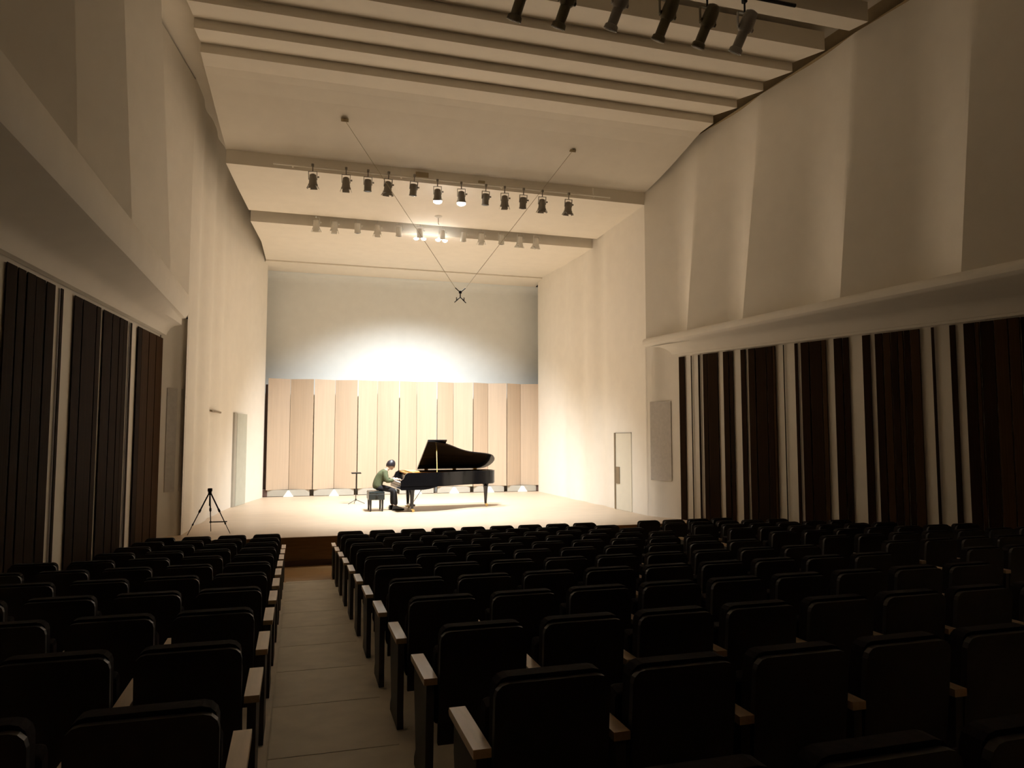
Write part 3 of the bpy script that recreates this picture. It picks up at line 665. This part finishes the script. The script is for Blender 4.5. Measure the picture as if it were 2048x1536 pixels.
# profile spotlights hanging in the front-of-house slot
def foh(bm):
    root = bpy.data.objects.new('profile_spotlight', None); col.objects.link(root); root.empty_display_size = 0.1
    m = MB(); m.box((0, 0, 0.42), (0.06, 0.07, 0.10), bev=0.01); m.tube([(0, 0, 0.2), (0, 0, 0.40)], 0.014, 8); m.build('clamp', 'black_metal', root)
    m = MB()
    for s in (-1, 1): m.box((s*0.115, 0, 0.10), (0.012, 0.04, 0.24))
    m.box((0, 0, 0.215), (0.24, 0.04, 0.012)); m.build('yoke', bm, root)
    ax = (R(28), R(14), 0)
    m = MB(); m.lathe([(0.04, 0.24), (0.085, 0.22), (0.10, 0.12), (0.105, -0.02), (0.075, -0.06)], 12, rot=ax); m.build('lamp_house', bm, root, smooth=40)
    m = MB(); m.lathe([(0.07, -0.05), (0.07, -0.26), (0.092, -0.28), (0.10, -0.34), (0.085, -0.34)], 12, rot=ax); tb = m.build('lens_tube', bm, root, smooth=40)
    m = MB(); m.lathe([(0.08, -0.335), (0.08, -0.345), (0.03, -0.352)], 12, rot=ax); m.build('lens', 'lens_dark', tb)
    m = MB(); m.box((0, 0, 0), (0.25, 0.06, 0.05), rot=ax, bev=0.01); m.build('shutter_frame', bm, root)
    return root
fp = {}
for i, (x, z, bm) in enumerate([(2.66, 5.70, 'lamp_olive'), (3.27, 5.70, 'lamp_olive'), (4.02, 5.80, 'lamp_silver'), (4.73, 5.76, 'lamp_olive'), (5.35, 5.76, 'lamp_olive'), (5.95, 5.78, 'lamp_silver')]):
    if bm not in fp: r = fp[bm] = foh(bm)
    else: r = copy_tree(fp[bm])
    r.location = V3(x, 8.5, z-0.02); r['category'] = 'spotlight'; r['group'] = 'profile spotlights under the ceiling'
    r['label'] = '%s long-barrelled profile spotlight under the ribbed ceiling, %s from the left' % ('silver' if 'silver' in bm else 'olive', ordw[i])
t = thing('lamp_rail', 'dark lamp rail above the long-barrelled profile spotlights', 'lamp rail', V3(4.2, 8.5, 6.24), 0, 'ceiling lamp rails')
m = MB(); m.tube([(-2.6, 0, 0), (2.6, 0, 0)], 0.028, 8); m.build('bar', 'black_metal', t)
for x in (-2.2, 0, 2.2):
    m = MB(); m.tube([(x, 0, 0), (x, 0, 0.95)], 0.015, 6); m.build('drop_rod', 'black_metal', t)

# ================================================================== SEATS
def rounded_back(w_, z0, z1, th, y0, lean, r=0.05):
    pts = [(-w_/2, z0), (w_/2, z0)]
    for a in (0, 30, 60, 90): pts.append((w_/2-r+r*math.cos(R(a)), z1-r+r*math.sin(R(a))))
    for a in (90, 120, 150, 180): pts.append((-w_/2+r+r*math.cos(R(a)), z1-r+r*math.sin(R(a))))
    f = lambda z: y0-lean*(z-z0)
    m = MB(); m.prism(pts, lambda x, z: (x, f(z), z), lambda x, z: (x, f(z)+th, z)); return m
def make_seat(end):
    t = bpy.data.objects.new('theatre_seat', None); col.objects.link(t); t.empty_display_size = 0.1
    rounded_back(0.455, 0.22, 0.79, 0.03, 0.05, 0.10).build('back_shell', 'seat_shell', t)
    rounded_back(0.44, 0.34, 0.805, 0.07, 0.075, 0.10).build('backrest', 'seat_fabric', t)
    m = MB(); m.box((0, 0.235, 0.46), (0.44, 0.11, 0.40), rot=(R(8), 0, 0), bev=0.025); m.build('seat_cushion', 'seat_fabric', t)
    for s in ((-1, 1) if end else (-1,)):
        m = MB(); m.prism([(0.0, 0.535), (0.43, 0.535), (0.445, 0.55), (0.43, 0.568), (0.0, 0.568)], lambda y, z: (s*0.275-0.034, y, z), lambda y, z: (s*0.275+0.034, y, z)); m.build('armrest', 'arm_wood', t)
        m = MB(); m.prism([(0.02, 0.0), (0.38, 0.0), (0.38, 0.04), (0.33, 0.10), (0.40, 0.40), (0.40, 0.533), (0.01, 0.533), (0.03, 0.10), (0.02, 0.04)], lambda y, z: (s*0.275-0.02, y, z), lambda y, z: (s*0.275+0.02, y, z)); m.build('side_panel', 'seat_metal', t)
    return t
seat_p = {False: make_seat(False), True: make_seat(True)}; seat_used = set()
from bpy_extras.object_utils import world_to_camera_view
bpy.context.view_layer.update()
def in_view(x, y, z):
    for dz in (0.0, 0.8):
        for dx in (-0.28, 0.28):
            q = cam.matrix_world.inverted() @ Vector((x+dx, y, z+dz)); d = -q.z
            if d > 0.4 and abs(q.x/d*1450) < 1030 and abs(q.y/d*1450) < 780: return True
    return False
def place_seat(x, y, end, label, group):
    z = floor_z(y) if y < 12.8 else 0.0
    if not in_view(x, y, z): return
    s = seat_p[end] if end not in seat_used else copy_tree(seat_p[end])
    seat_used.add(end); s.location = (x, y, z+0.002); s['label'] = label; s['category'] = 'seat'; s['group'] = group
nrow = 13
for k in range(-2, 11):
    yb = 2.62+1.045*k; row = 10-k; rw = ordw[row] if row < 12 else 'last'
    for i in range(5):                                     # left block
        x = -0.45-0.55*i
        if x-0.30 < lwall(yb)+0.08: break
        last = (i == 0)
        place_seat(x, yb, last, 'black theatre seat, left block, %s row from the stage, %s from the aisle' % (rw, ordw[i]), 'theatre seats in the left block')
    for i in range(9):                                     # middle block
        place_seat(0.94+0.55*i, yb, i == 8, 'black theatre seat, middle block, %s row from the stage, %s from the left aisle' % (rw, ordw[i]), 'theatre seats in the middle block')
    for i in range(9):                                     # right block
        x = 6.70+0.55*i
        if x+0.32 > rwall(yb)-0.12: break
        place_seat(x, yb, x+0.55+0.32 > rwall(yb)-0.12, 'black theatre seat, right block, %s row from the stage, %s from the aisle' % (rw, ordw[i]), 'theatre seats in the right block')
